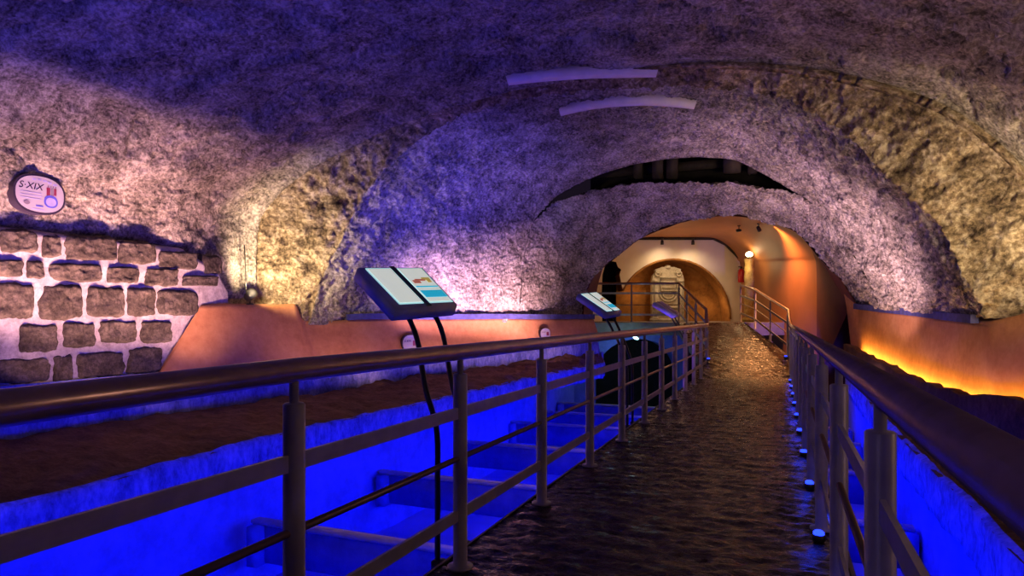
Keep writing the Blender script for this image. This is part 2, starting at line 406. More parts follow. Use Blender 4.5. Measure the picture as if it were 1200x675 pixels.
def block(bm, y0, y1, z00, z01, z10, z11, seed):
    """one rough-faced block: z00/z01 bottom/top at y0, z10/z11 at y1"""
    n, m_ = 30, 18; vs = []
    for i in range(n + 1):
        r = []
        for j in range(m_ + 1):
            u = i / n; w = j / m_
            # superellipse rounding of the outline
            a = u * 2 - 1; c = w * 2 - 1
            k = 1.07 - .09 * (a * a) * (c * c)
            a2 = a * k; c2 = c * k
            u2 = a2 * .5 + .5; w2 = c2 * .5 + .5
            wob = .09 * noise.noise(V(u * 3 + seed, w * 3, seed)) + .05 * noise.noise(V(u * 9 + seed, w * 7, seed)); 
            y = y0 + (y1 - y0) * (u2 + wob * .5); zb = z00 + (z10 - z00) * u2; zt = z01 + (z11 - z01) * u2
            z = zb + (zt - zb) * (w2 + wob * .7)
            e = min(1, min(u, 1 - u) * 14) * min(1, min(w, 1 - w) * 9)
            x = XW + .035 - .06 * (1 - e) + (.025 * noise.fractal(V(y * 5, z * 5, seed), .6, 2, 5) + .015 * noise.turbulence(V(y * 14, z * 14, seed), 3, True)) * e
            r.append(bm.verts.new((x, y, z)))
        vs.append(r)
    for i in range(n):
        for j in range(m_):
            bm.faces.new((vs[i][j], vs[i][j + 1], vs[i + 1][j + 1], vs[i + 1][j]))
sd = 0
for row in BL:
    for (x0, x1, y0, y1) in row:
        sd += 1.7
        A = PX(x0 / 2.25, 180 + y0 / 2.25, XW); B_ = PX(x1 / 2.25, 180 + y0 / 2.25, XW)
        A2 = PX(x0 / 2.25, 180 + y1 / 2.25, XW); B2 = PX(x1 / 2.25, 180 + y1 / 2.25, XW)
        # courses run level: take heights at mid-block
        za = (A.z + B_.z) / 2; zb = (A2.z + B2.z) / 2; tilt = (B_.z - A.z) * .25
        block(bm, A.y, B_.y, zb - tilt, za - tilt, zb + tilt, za + tilt, sd)
zc = [(2.05, 1.82, 4.1), (1.76, 1.57, 3.84), (1.51, 1.13, 3.99), (1.07, .78, 3.74), (.70, .45, 4.05)]
for (zt, zb, y) in zc:
    while y > -2.5:
        w = random.uniform(.35, .75); sd += 1.3
        block(bm, y - w, y - .06, zb, zt, zb, zt, sd); y -= w
bmesh.ops.recalc_face_normals(bm, faces=bm.faces[:])
blk = link('stone_blocks', bm, 'brick', wall_l)
for f in blk.data.polygons:
    pass

# plaster skirt, left: raking end on the blocks, level shelf, then the long battered band up to the inner arch
def band_x_top(y): return -7.0 + (y - 8.45) / 5.05 * 3.28
top_l = [PX(236, 357, XW + .02), PX(262, 356, -7.34), V(-7.16, 8.0, 1.36), V(-7.10, 8.22, 1.355), PY(352, 366, 8.36), PY(366, 377, 8.5)]
bot_l = [PX(183, 440, XW + .02), PX(205, 440, -7.26), V(-6.92, 7.8, .40), V(-6.86, 8.1, .39), V(-6.82, 8.28, .38), V(-6.76, 8.5, .38)]
for k in range(1, 9):
    y = 8.5 + (13.5 - 8.5) * k / 8
    top_l.append(V(band_x_top(y) + .04, y, 1.13 + .01 * noise.noise(V(y, 0, 0)))); bot_l.append(V(band_x_top(y) + .20, y, .38 + .28 * k / 8))
tt = cr_spline(top_l, 160); bb = cr_spline(bot_l, 160)
rows = []
for a, b_ in zip(tt, bb):
    out = (b_ - a); hor = Vector((.95, -.3, 0)).normalized()
    back = a - hor * .45
    r = [back, a - hor * .03 + V(0, 0, .0)] + [a.lerp(b_, k / 12) for k in range(13)] 
    rows.append(r)
bm = surface(rows, lambda p, i, j: .012 * fbm(p, 1.6, 4), lambda p: V(-2, p.y - 2, 1.0))
trim_l = struct('baseboard_left', bm, 'ochre', 'battered ochre plaster skirt along the left side with a raised shelf', 'plaster skirt')
# lower wall strip between skirt and earth
lo1 = [b_ + V(-.05, 0, .02) for b_ in bb]; 
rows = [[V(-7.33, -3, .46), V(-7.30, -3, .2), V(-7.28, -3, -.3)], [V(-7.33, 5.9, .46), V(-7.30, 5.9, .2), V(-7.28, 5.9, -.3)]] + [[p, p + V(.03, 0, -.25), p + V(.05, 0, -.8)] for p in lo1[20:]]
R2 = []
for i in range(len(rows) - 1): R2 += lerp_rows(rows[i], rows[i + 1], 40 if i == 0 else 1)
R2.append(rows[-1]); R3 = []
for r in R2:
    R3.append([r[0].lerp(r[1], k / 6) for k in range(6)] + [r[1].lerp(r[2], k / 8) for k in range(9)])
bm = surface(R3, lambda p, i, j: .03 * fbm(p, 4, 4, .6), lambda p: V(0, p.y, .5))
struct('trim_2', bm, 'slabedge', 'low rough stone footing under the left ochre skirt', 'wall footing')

# dark blue line where bare rock meets the skirt
def strip(pts, h, th, mat, name, label):
    bm = bmesh.new(); tube(bm, pts, .03, flat=(th, h)); return struct(name, bm, mat, label, 'trim', smooth=False)
M['bluestrip'] = plain('dark_blue_strip', (.05, .055, .22), rough=.8, var=.3, scale=10)
strip([p + V(.01, -.01, .045) for p in tt[70:]], .05, .04, 'bluestrip', 'trim_3', 'dark blue line above the left ochre skirt')

# ================================================================= RIGHT: PLASTER SKIRT
top_r = [V(2.75, -3, 1.2), V(2.75, 3, 1.2), V(2.68, 7.3, 1.2), PY(1200, 367, 8.0), PY(1158, 377, 8.45), PY(1120, 373, 9.5), PY(1080, 368, 10.7), PY(1040, 364, 12.1), PY(1006, 360, 13.5)]
bot_r = [V(2.6, -3, .28), V(2.6, 3, .28), V(2.5, 7.2, .3), PY(1215, 470, 7.6), PY(1167, 468, 8.2), PY(1120, 455, 9.3), PY(1080, 440, 10.5), PY(1040, 421, 12.0), PY(1007, 404, 13.4)]
ttr = []; bbr = []
for i in range(len(top_r) - 1):
    n = 16
    for k in range(n): ttr.append(top_r[i].lerp(top_r[i + 1], k / n)); bbr.append(bot_r[i].lerp(bot_r[i + 1], k / n))
ttr.append(top_r[-1]); bbr.append(bot_r[-1])
rows = []
for a, b_ in zip(ttr, bbr):
    rows.append([a + V(.4, .1, 0), a] + [a.lerp(b_, k / 12) for k in range(1, 13)] + [b_ + V(0, 0, -.5)])
bm = surface(rows, lambda p, i, j: .010 * fbm(p, 1.8, 4), lambda p: V(-2, p.y - 1, 1))
struct('baseboard_right', bm, 'ochre', 'battered ochre plaster skirt along the right side lit from its foot', 'plaster skirt')
strip([p + V(-.05, -.03, .02) for p in ttr[68:]], .05, .04, 'bluestrip', 'trim_4', 'dark blue line above the right ochre skirt')
# jamb piece at the end of the right skirt, returning into the archway
rows = []
for k in range(9):
    t = k / 8; a = PY(984, 318, 14.15).lerp(PY(1007, 360, 13.5), 0); 
    p0 = PY(1006, 360, 13.5); p1 = PY(984, 319, 13.9); q0 = PY(1008, 406, 13.4); q1 = PY(1000, 400, 14.0)
    rows.append([p0.lerp(p1, t), p0.lerp(p1, t).lerp(q0.lerp(q1, t), .5), q0.lerp(q1, t) + V(0, 0, -.5)])
bm = surface(rows, None, lambda p: V(-2, p.y - 1, 1))
struct('trim_5', bm, 'ochre', 'ochre jamb at the right foot of the inner arch', 'jamb')
# kerb in front of the right skirt
kb = []
for p in bbr[10:]:
    kb.append(p + V(-.30, -.12, -.06))
bm = bmesh.new(); tube(bm, [p + V(.04, .02, -.15) for p in kb[::4]], .1, flat=(.06, .26)); bmesh.ops.subdivide_edges(bm, edges=bm.edges[:], cuts=2, use_grid_fill=True)
for v in bm.verts: v.co += V(.02, .02, .03) * noise.fractal(v.co * 3, .8, 2, 4)
struct('trim_6', bm, 'earth', 'dark rough kerb at the foot of the right ochre skirt', 'kerb')

# ================================================================= LEDGES AND PITS
edge_l = [V(-4.95, -3, -.16), V(-4.95, 2.8, -.16), V(-5.08, 5.8, -.14), V(-4.75, 8.0, -.08), V(-4.5, 9.3, -.02), V(-4.0, 11.1, .09), V(-3.55, 12.8, .18), V(-3.45, 13.6, .20)]
def spl(P, n): return cr_spline(P, n)
el = spl(edge_l, 220)
def wall_x(y):
    if y < 6: return -7.3
    if y < 8.5: return -7.3 + (y - 6) / 2.5 * .5
    return band_x_top(y) + .2
rows = []
for p in el:
    wx = min(wall_x(p.y) - .1, p.x - .15); r = []
    zf = max(p.z + .03, (-.07 if p.y < 8 else -.07 + (p.y - 8) * .095))
    for k in range(41):
        u = k / 40; q = p.lerp(V(wx, p.y, zf), u)
        r.append(q)
    rows.append(r)
def disp_earth(p, i, j):
    e = min(1, j / 6)
    rub = max(0, min(1, (p.y - 8.3) / 1.5))
    return (.05 * fbm(V(p.x, p.y * 1.6 + p.x, 0), 1.1, 5, .7) + rub * .06 * abs(fbm(V(p.x, p.y, 1), 2.6, 4, .7))) * e + .012 * fbm(p, 9, 3)
bm = surface(rows, disp_earth, lambda p: V(p.x, p.y, 5))
struct('floor.001', bm, 'earth', 'brown trodden earth ledge beside the left wall', 'earth ledge')
# slab edge + limewashed pit wall
rows = []
for p in el:
    r = [p + V(-.05, 0, .02), p] + [p + V(.01, 0, -.06 * k) for k in range(1, 6)] + [p + V(-.06, 0, -.31)] + [V(min(p.x - .08, -4.9), p.y, -.35 + p.z - (1.5 + p.z) * k / 8) for k in range(9)]
    rows.append(r)
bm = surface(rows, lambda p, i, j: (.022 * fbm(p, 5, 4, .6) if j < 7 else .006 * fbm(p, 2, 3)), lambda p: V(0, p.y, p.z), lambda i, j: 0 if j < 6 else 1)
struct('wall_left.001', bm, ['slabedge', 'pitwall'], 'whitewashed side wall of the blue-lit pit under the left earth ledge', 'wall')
# right pit wall and ledge
er = [V(1.22 + .03 * noise.noise(V(y, 4, 0)), y, -.16 + max(0, (y - 9)) * .05) for y in [-3 + i * .1 for i in range(176)]]
rows = [[p + V(.05, 0, .02), p] + [p + V(-.01, 0, -.07 * k) for k in range(1, 6)] + [p + V(.05, 0, -.37)] + [V(p.x + .05, p.y, -.4 - 1.3 * k / 8) for k in range(9)] for p in er]
bm = surface(rows, lambda p, i, j: (.025 * fbm(p, 4, 4, .6) if j < 7 else .012 * fbm(p, 2, 4)), lambda p: V(0, p.y, p.z), lambda i, j: 0 if j < 6 else 1)
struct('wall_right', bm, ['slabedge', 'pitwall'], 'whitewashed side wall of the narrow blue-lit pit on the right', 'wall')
rows = []
for p in er:
    far = V(2.7 if p.y < 8 else 2.7 - (p.y - 8) * .2, p.y, -.02 if p.y < 8 else -.02 + (p.y - 8) * .075)
    rows.append([p.lerp(far, k / 20) for k in range(21)])
bm = surface(rows, lambda p, i, j: .05 * fbm(V(p.x, p.y, 3), 2.0, 5, .7) * min(1, j / 4), lambda p: V(p.x, p.y, 5))
struct('floor.002', bm, 'earth', 'dark earth ledge beside the right kerb', 'earth ledge')
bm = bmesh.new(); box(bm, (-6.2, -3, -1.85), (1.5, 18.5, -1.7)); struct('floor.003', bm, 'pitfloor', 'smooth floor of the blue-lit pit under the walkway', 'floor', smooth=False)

# cross beams
BY = [2.9, 5.1, 7.35, 9.65, 11.85, 13.4, 14.9]
names = ['first pale cross beam in the blue pit from the front, mostly out of view', 'pale cross beam in the blue pit passing behind the front info stand legs', 'pale cross beam in the blue pit, second clear one from the front', 'pale cross beam in the blue pit, third clear one from the front', 'pale cross beam in the blue pit, fourth clear one from the front', 'pale cross beam in the blue pit, second from the far end', 'pale cross beam in the blue pit at the far end']
for k, y in enumerate(BY):
    xl = -4.93
    o = empty('cross_beam', V(-1.5, y, -.9), names[k], 'beam', 'cross beams over the pit floor')
    bm = bmesh.new(); box(bm, (xl + 1.5, -.06, -.02), (2.72, .06, .02), .006); link('top_flange', bm, 'beam', o)
    bm = bmesh.new(); box(bm, (xl + 1.5, -.035, -.40), (2.72, .035, -.02), .006); link('web', bm, 'pitwall', o)
    for sx in (xl + 1.5 + .02, 2.6):
        bm = bmesh.new(); box(bm, (sx, -.14, -.42), (sx + .14, .14, -.025), .006); link('bearing_block', bm, 'pitwall', o)

# ================================================================= WALKWAY DECK, RAMP, LANDING
LE = [(-1.46, -3, 0), (-1.46, 12.6, 0), (-1.53, 13.9, .31), (-2.45, 16.95, 1.03)]
RE = [(.30, -3, 0), (.30, 13.7, 0), (.24, 15.0, .31), (-.84, 17.6, 1.03)]
rows = []
segs = [760, 70, 140]
for s in range(3):
    a, b_, c, d = Vector(LE[s]), Vector(LE[s + 1]), Vector(RE[s]), Vector(RE[s + 1])
    for k in range(segs[s]):
        t = k / segs[s]; l = a.lerp(b_, t); r_ = c.lerp(d, t); rows.append([l.lerp(r_, j / 72) for j in range(73)])
rows.append([Vector(LE[3]).lerp(Vector(RE[3]), j / 72) for j in range(73)])
def disp_deck(p, i, j):
    q = V(p.x * 1.1 + .25 * noise.noise(p * 1.7), p.y * 3.3 + .6 * noise.noise(V(p.x * 1.5, p.y, 4)), 0)
    d, pts = noise.voronoi(q * 2.1)
    crack = min(1, (d[1] - d[0]) * 5)
    return .010 * crack + .010 * fbm(V(p.x * 1.3, p.y * 4.0, 0), 3.6, 4, .7) - .012
bm = surface(rows, disp_deck, lambda p: p + V(0, 0, 1))
struct('floor', bm, 'deck', 'dark shiny stamped stone walkway rising to a ramp', 'walkway')
bm = bmesh.new()
for E, sgn in ((LE, -1), (RE, 1)):
    prev = None
    for (x, y, z) in E:
        cur = [bm.verts.new((x, y, z + .005)), bm.verts.new((x + sgn * .02, y, z + .0)), bm.verts.new((x + sgn * .02, y, z - .16)), bm.verts.new((x - sgn * .5, y, z - .17))]
        if prev:
            for k in range(3): bm.faces.new((prev[k], cur[k], cur[k + 1], prev[k + 1]))
        prev = cur
a = [bm.verts.new((x, y, z - .15)) for x, y, z in LE]; c = [bm.verts.new((x, y, z - .15)) for x, y, z in RE]
for k in range(3): bm.faces.new((a[k], a[k + 1], c[k + 1], c[k]))
struct('trim_7', bm, 'deckside', 'dark concrete edge and underside of the walkway', 'walkway edge', smooth=False)
# landing
LD = [V(-2.45, 16.95, 0), V(-5.9, 15.8, 0), V(-9.5, 21.5, 0), V(0.4, 25.6, 0), V(1.4, 19.3, 0), V(-.84, 17.6, 0)]
bm = bmesh.new(); up_ = [bm.verts.new(p + V(0, 0, 1.03)) for p in LD]; dn = [bm.verts.new(p + V(0, 0, .70)) for p in LD]
bm.faces.new(up_); bm.faces.new(list(reversed(dn)))
for i in range(len(LD)):
    j = (i + 1) % len(LD); bm.faces.new((up_[i], up_[j], dn[j], dn[i]))
bmesh.ops.recalc_face_normals(bm, faces=bm.faces[:])
struct('floor.004', bm, 'grey', 'raised grey concrete landing in front of the cream end wall', 'landing', smooth=False)
# wall under the landing with a low dark arch
p0 = V(-2.3, 17.25, 0); p1 = V(-6.2, 15.95, 0); dirv = (p1 - p0).normalized(); Wd = (p1 - p0).length; nrm = V(dirv.y, -dirv.x, 0); nrm = nrm if nrm.y < 0 else -nrm
ol = [(0, -1.7), (.02, -1.7)] + [(1.15 - 1.1 * math.cos(math.pi * k / 18), -.35 + .95 * math.sin(math.pi * k / 18)) for k in range(19)] + [(2.26, -1.7), (Wd, -1.7), (Wd, .7), (0, .7)]
bm = bmesh.new(); f1 = [bm.verts.new(p0 + dirv * s + V(0, 0, z)) for s, z in ol]; bm.faces.new(f1)
f2 = [bm.verts.new(p0 + dirv * s + V(0, 0, z) - nrm * 1.2) for s, z in ol]
for i in range(len(ol) - 1): bm.faces.new((f1[i], f1[i + 1], f2[i + 1], f2[i]))
bmesh.ops.recalc_face_normals(bm, faces=bm.faces[:])
struct('wall_back.002', bm, 'pitwall', 'pale pit end wall with a low arch under the landing', 'wall', smooth=False)
bm = bmesh.new(); c0 = p0 - nrm * 1.25
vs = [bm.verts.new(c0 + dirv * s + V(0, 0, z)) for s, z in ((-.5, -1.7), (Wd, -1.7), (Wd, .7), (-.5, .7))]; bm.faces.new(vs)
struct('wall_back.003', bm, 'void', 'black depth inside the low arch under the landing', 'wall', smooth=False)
# pit side walls beyond the left arch foot
bm = bmesh.new(); box(bm, (-6.3, 13.55, -1.7), (-6.2, 16.3, 1.2)); box(bm, (-6.3, 13.56, -.15), (-3.5, 13.68, .42)); box(bm, (-5.1, 13.6, -1.7), (-4.95, 16.3, -.1))
struct('wall_left.002', bm, 'pitwall', 'pale recess wall beyond the left foot of the inner arch', 'wall', smooth=False)

# ================================================================= CORRIDOR AND END WALL
K0 = [(632, 440), (632, 330), (645, 280), (690, 248), (740, 234), (780, 230), (805, 230), (830, 230), (852, 232), (880, 236), (905, 244), (925, 256), (941, 272), (953, 298), (957, 325), (957, 430)]
K1 = [(690, 380), (690, 340), (694, 315), (706, 300), (722, 288), (740, 281), (760, 279), (780, 279), (800, 279), (820, 279), (836, 280), (848, 286), (857, 294), (864, 304), (868, 316), (868, 380)]
ZK0, ZK1 = 14.75, 21.0
k0 = [PZ(x, y, ZK0) for x, y in K0]; k1 = [PZ(x, y, ZK1) for x, y in K1]
k0[0].z = k1[0].z = .5; k0[15].z = -.3; k1[15].z = .9
NK = 120
U0 = cr_spline(k0, NK); U1 = cr_spline(k1, NK)
def kax(p): return PZ(790, 360, max(14, (p - EYE).dot(FWD)))
bm = surface(lerp_rows(U0, U1, 40) + [U1], None, kax)
for f in bm.faces:
    c = f.calc_center_median()
    s = (c - kax(c)).dot(RGT)
    f.material_index = 0
struct('wall_right.001', bm, ['orange', 'brownvault'], 'smooth orange rendered vault of the passage beyond the arch', 'passage vault')
# cross wall between archway and passage
U3 = cr_spline([Vector(p) for p in c_back], NK)
bm = surface([U3, [a.lerp(b_, .5) for a, b_ in zip(U3, U0)], U0], None, None)
bmesh.ops.recalc_face_normals(bm, faces=bm.faces[:])
struct('wall_back.004', bm, 'maroon', 'dark red return wall between the arch and the passage', 'wall')
bm = bmesh.new(); q = [PZ(957, 325, 14.76), PZ(1040, 325, 14.2), PZ(1040, 460, 14.2), PZ(957, 460, 14.76)]
bm.faces.new([bm.verts.new(p) for p in q]); bmesh.ops.recalc_face_normals(bm, faces=bm.faces[:])
struct('wall_back.005', bm, 'maroon', 'dark red wall panel behind the right jamb', 'wall', smooth=False)

# end wall: outline with the wide arch and the ragged opening at its left
fz = 1.02
def E(px, py, Z=21.0):
    p = PZ(px, py, Z); return p
arch = []
cx, rx = 789, 67
for k in range(33):
    a = math.pi * (1 - k / 32) * 1.0
    x = cx + rx * math.cos(a); y = 374 - 70 * math.sin(a); 
    if x > 728: arch.append((x + 0.5 * noise.noise(V(x * .4, 0, 0)), y + .4 * noise.noise(V(y * .5, 3, 0))))
ragged = [(706, 384), (705, 345), (706, 322), (709, 311), (715, 306), (722, 307), (724, 313), (728, 316), (726, 322)]
notch = ragged + arch + [(856, 384)]
outer = [(874, 384), (874, 314), (868, 300), (858, 288), (846, 280), (836, 274), (735, 274), (715, 285), (698, 300), (686, 320), (684, 384)]
ol = notch + outer
bm = bmesh.new(); f1 = [bm.verts.new(E(*q)) for q in ol]; bm.faces.new(f1)
f2 = [bm.verts.new(E(*q) + FWD * .9) for q in notch]
for i in range(len(notch) - 1):
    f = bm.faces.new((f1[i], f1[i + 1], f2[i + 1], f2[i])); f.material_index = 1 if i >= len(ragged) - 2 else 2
bm.normal_update()
bmesh.ops.triangulate(bm, faces=[f for f in bm.faces if len(f.verts) > 4])
struct('wall_back', bm, ['cream', 'archback', 'void'], 'cream end wall with a wide arched recess', 'wall', smooth=False)
bm = bmesh.new(); rowsb = []
for i in range(41):
    rowsb.append([PZ(722 + 160 * i / 40, 290 + 100 * k / 24, 21.95) for k in range(25)])
bm = surface(rowsb, lambda p, i, j: .03 * fbm(p, 2.2, 4), lambda p: EYE)
struct('wall_back.006', bm, 'archback', 'brown ochre masonry at the back of the arched recess', 'wall')
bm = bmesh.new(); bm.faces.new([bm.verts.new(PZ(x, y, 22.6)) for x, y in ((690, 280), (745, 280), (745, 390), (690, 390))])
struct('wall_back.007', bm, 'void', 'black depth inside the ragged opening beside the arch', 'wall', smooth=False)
# raised rim of the recess
bm = bmesh.new(); tube(bm, [E(x, y, 20.99) for x, y in arch], .035, seg=8)
struct('trim_8', bm, 'archback', 'brown brick rim around the arched recess', 'arch rim')
# cornice line with two downlights
bm = bmesh.new(); tube(bm, [PZ(745, 279.5, 20.85), PZ(836, 279.5, 20.85), PZ(850, 286, 20.85), PZ(866, 302, 20.85)], .05, seg=8)
struct('trim_9', bm, 'dark', 'thin brown cornice over the cream end wall', 'cornice')

# carved stone tablet
def R2W(o, x, y, z): return V(x, y, z)
tb = empty('carved_tablet', PZ(782, 377, 21.3), 'pale carved stone tablet with scrolls standing in the brown arched recess', 'carved stone', rot=(0, 0, TH))
tb.location.z = 1.03
W2 = .52; H = 1.78
sh = [(-W2, 0), (W2, 0), (W2, 1.35), (W2 - .03, 1.5), (W2 - .12, 1.62), (W2 - .1, 1.70), (.2, H), (-.2, H), (-W2 + .1, 1.70), (-W2 + .12, 1.62), (-W2 + .03, 1.5), (-W2, 1.35)]
def prism(bm, pts, y0, y1, bev=0):
    a = [bm.verts.new((x, y0, z)) for x, z in pts]; b_ = [bm.verts.new((x, y1, z)) for x, z in pts]
    fa = bm.faces.new(a); bm.faces.new(list(reversed(b_)))
    for i in range(len(pts)):
        j = (i + 1) % len(pts); bm.faces.new((a[j], a[i], b_[i], b_[j]))
    bmesh.ops.recalc_face_normals(bm, faces=bm.faces[:])
bm = bmesh.new(); prism(bm, sh, -.12, .15); link('slab', bm, 'carved', tb, smooth=False)
for s in (-1, 1):
    bm = bmesh.new(); box(bm, (s * .41 - .06, -.19, .12), (s * .41 + .06, -.1, 1.3), .02); box(bm, (s * .41 - .09, -.21, 1.26), (s * .41 + .09, -.1, 1.36), .02); box(bm, (s * .41 - .09, -.21, .06), (s * .41 + .09, -.1, .16), .02); link('pilaster', bm, 'carved', tb)
    bm = bmesh.new()
    tube(bm, [V(s * (.34 - .11 * math.cos(a) * (1 - a / 14)), -.16, 1.55 + .1 * math.sin(a) * (1 - a / 14)) for a in [k * .35 for k in range(26)]], .028, seg=8); link('scroll', bm, 'carved', tb)
bm = bmesh.new()
tube(bm, [V(-.26, -.16, 1.0), V(-.26, -.16, 1.42), V(.26, -.16, 1.42), V(.26, -.16, 1.0), V(-.26, -.16, 1.0)], .03, seg=8)
tube(bm, [V(-.2, -.15, 1.22), V(-.08, -.15, 1.28), V(0, -.15, 1.21), V(.08, -.15, 1.28), V(.2, -.15, 1.22)], .025, seg=8)
tube(bm, [V(-.2, -.15, 1.1), V(.2, -.15, 1.1)], .02, seg=8); link('panel_frame', bm, 'carved', tb)
bm = bmesh.new()
for rr in (.29, .2):
    tube(bm, [V(rr * math.cos(a), -.16, .93 - rr * .95 * math.sin(a)) for a in [math.pi * k / 16 for k in range(17)]], .03, seg=8)
tube(bm, [V(-.3, -.16, .93), V(.3, -.16, .93)], .03, seg=8); link('medallion', bm, 'carved', tb)
bm = bmesh.new(); box(bm, (-.56, -.22, 0), (.56, .15, .1), .02); box(bm, (-.5, -.2, .42), (.5, -.1, .48), .015); box(bm, (-.5, -.2, .30), (.5, -.1, .34), .01); link('plinth', bm, 'carved', tb)
bm = bmesh.new(); lathe(bm, [(.02, -.02), (.1, 0), (.12, .06), (.08, .12), (.02, .14)], 14, base=V(0, -.05, 1.72)); link('finial', bm, 'carved', tb)

# pillar with lamp, extinguisher
pp = PZ(878, 377, 18.9); pp.z = 1.03
pil = empty('stone_pillar', pp, 'rough yellow stone pillar by the top of the right railing', 'pillar', rot=(0, 0, TH))
bm = bmesh.new(); hgt = 1.16 + 69 / 760 * 18.9 - 1.03
rings = []
for k in range(34):
    z = hgt * k / 33; rings.append([V(.13 * math.cos(a), .13 * math.sin(a), z) for a in [2 * math.pi * j / 20 for j in range(21)]])
bm = surface(rings, lambda p, i, j: .03 * fbm(p, 4, 4, .6) if j not in (0, 20) else 0, lambda p: p * 3 + V(0, 0, -2 * p.z)); bmesh.ops.remove_doubles(bm, verts=bm.verts[:], dist=.0005)
bmesh.ops.holes_fill(bm, edges=[e for e in bm.edges if e.is_boundary]); bmesh.ops.recalc_face_normals(bm, faces=bm.faces[:])
link('shaft', bm, 'pillar', pil)
bm = bmesh.new(); box(bm, (-.17, -.17, 0), (.17, .17, .12), .03); link('base', bm, 'pillar', pil)
lamp = empty('pillar_lamp', pp + V(0, 0, hgt), 'small bright warm lamp on top of the rough yellow pillar', 'lamp', rot=(0, 0, TH))
bm = bmesh.new(); lathe(bm, [(.05, 0), (.06, .02), (.05, .05), (.03, .06)], 16); link('socket', bm, 'black', lamp)
bm = bmesh.new(); lathe(bm, [(.05, .05), (.09, .08), (.10, .13), (.07, .18), (.02, .20)], 18); link('bulb', bm, 'warmlens', lamp)
fe = empty('fire_extinguisher', PZ(868.5, 331, 20.3), 'red fire extinguisher on the end wall corner above the right railing', 'fire extinguisher', rot=(0, 0, TH))
bm = bmesh.new(); lathe(bm, [(.085, 0), (.095, .02), (.095, .33), (.07, .40), (.03, .43)], 20); link('cylinder', bm, 'red', fe)
bm = bmesh.new(); lathe(bm, [(.03, .43), (.03, .48), (.015, .49)], 12); box(bm, (-.09, -.02, .48), (.03, .02, .50), .005); link('valve', bm, 'black', fe)
bm = bmesh.new(); tube(bm, [V(.03, -.02, .46), V(.11, -.05, .42), V(.13, -.06, .25), V(.11, -.05, .1)], .012, seg=8); link('hose', bm, 'black', fe)
bm = bmesh.new(); box(bm, (-.05, .09, .1), (.05, .16, .4), .005); link('bracket', bm, 'black', fe)

# small spot fixtures
def spot_fixture(name, loc, aim, label, cat='spotlight', group=None, r=.05, ln=.14, mat='black', lens='warmsmall', stem=.12):
    o = empty(name, loc, label, cat, group)
    d = (Vector(aim) - Vector(loc)).normalized(); q = d.to_track_quat('Z', 'Y').to_matrix().to_4x4()
    bm = bmesh.new(); lathe(bm, [(r * .5, -ln * .5), (r * .85, -ln * .42), (r, ln * .1), (r * 1.08, ln * .5), (r * .9, ln * .5), (r * .85, ln * .42)], 18); bmesh.ops.transform(bm, matrix=q, verts=bm.verts[:]); link('housing', bm, mat, o)
    bm = bmesh.new(); lathe(bm, [(r * .84, ln * .40), (r * .84, ln * .44), (r * .5, ln * .47), (.001, ln * .48)], 18); bmesh.ops.transform(bm, matrix=q, verts=bm.verts[:]); link('lens', bm, lens, o)
    bm = bmesh.new(); s = 1 if stem > 0 else -1
    tube(bm, [V(0, 0, 0), V(0, 0, stem)], .012, seg=8); box(bm, (-.04, -.04, stem - .01), (.04, .04, stem + .01), .004); link('bracket', bm, mat, o)
    return o
spot_fixture('spotlight', PZ(776, 284, 20.6), PZ(776, 330, 20.9), 'left small black downlight under the cornice of the end wall', group='downlights on the end wall cornice')
spot_fixture('spotlight', PZ(812, 284, 20.6), PZ(812, 330, 20.9), 'right small black downlight under the cornice of the end wall', group='downlights on the end wall cornice')
spot_fixture('spotlight', PZ(889, 268, 16.6), PZ(905, 300, 17.0), 'small lit spotlight on the orange passage vault', r=.05)
spot_fixture('spotlight', PZ(866, 270, 17.6), PZ(820, 276, 19), 'small black spotlight beside the lit one under the orange vault', lens='black', r=.04)
# lamp standing on the plaster shelf
spot_fixture('floodlight', PX(293, 346, -7.22) , PX(322, 316, -7.35), 'small black floodlight on the plaster shelf shining at the rib', 'floodlight', r=.075, ln=.17, stem=-.13, lens='warmsmall')
bm = bmesh.new(); base = PX(293, 346, -7.22)
tube(bm, [base + V(-.085, .01, .0), base + V(-.10, .02, .25), base + V(-.13, .02, .75)], .008, seg=6)
tag(link('power_cable', bm, 'black'), 'thin dark cable running up the wall from the floodlight', 'cable')
wl = spot_fixture('floodlight', PZ(746, 394, 16.3), PZ(735, 420, 16), 'small white teal lamp hung under the landing edge', 'floodlight', r=.08, ln=.12, mat='white', lens='teallens', stem=.10)
spot_fixture('floodlight', V(.95, 1.62, -1.48), V(1.2, 1.7, -.5), 'small floodlight on the floor of the right pit', 'floodlight', r=.06, ln=.14, lens='ledblue', stem=-.2)

# ================================================================= RAILINGS
YL = [1.574 + 1.113 * k for k in range(-3, 12)]; YR = [1.70 + 1.113 * k for k in range(-3, 12)]
def post(parent, base, h=.9, r=.033, top=1.0):
    bm = bmesh.new(); b = Vector(base)
    lathe(bm, [(.06, 0), (.06, .012), (r, .016), (r, h - .005), (r - .005, h), (.014, h + .001), (.014, top - .02)], 18, base=V(0, 0, 0))
    o = link('post', bm, 'steel', parent); o.location = b; return o
def rails(parent, path, dz=(.72, .51, .25), handrail=True):
    P = [Vector(p) for p in path]
    for k, z in enumerate(dz):
        bm = bmesh.new()
        if k == 1: tube(bm, [p + V(0, 0, z) for p in P], .013, seg=10)
        else: tube(bm, [p + V(0, 0, z) for p in P], .02, flat=(.007, .026))
        link('round_rail' if k == 1 else 'flat_rail', bm, 'bronze' if k == 1 else 'steel', parent, smooth=(k == 1))
rl = empty('railing', V(0, 0, 0), 'long grey tube railing along the left edge, turning up the ramp onto the landing', 'railing')
xL, xR = -1.366, .215
for y in YL: post(rl, (xL, y, 0))
rails(rl, [(xL, -1.8, 0), (xL, 13.86, 0)])
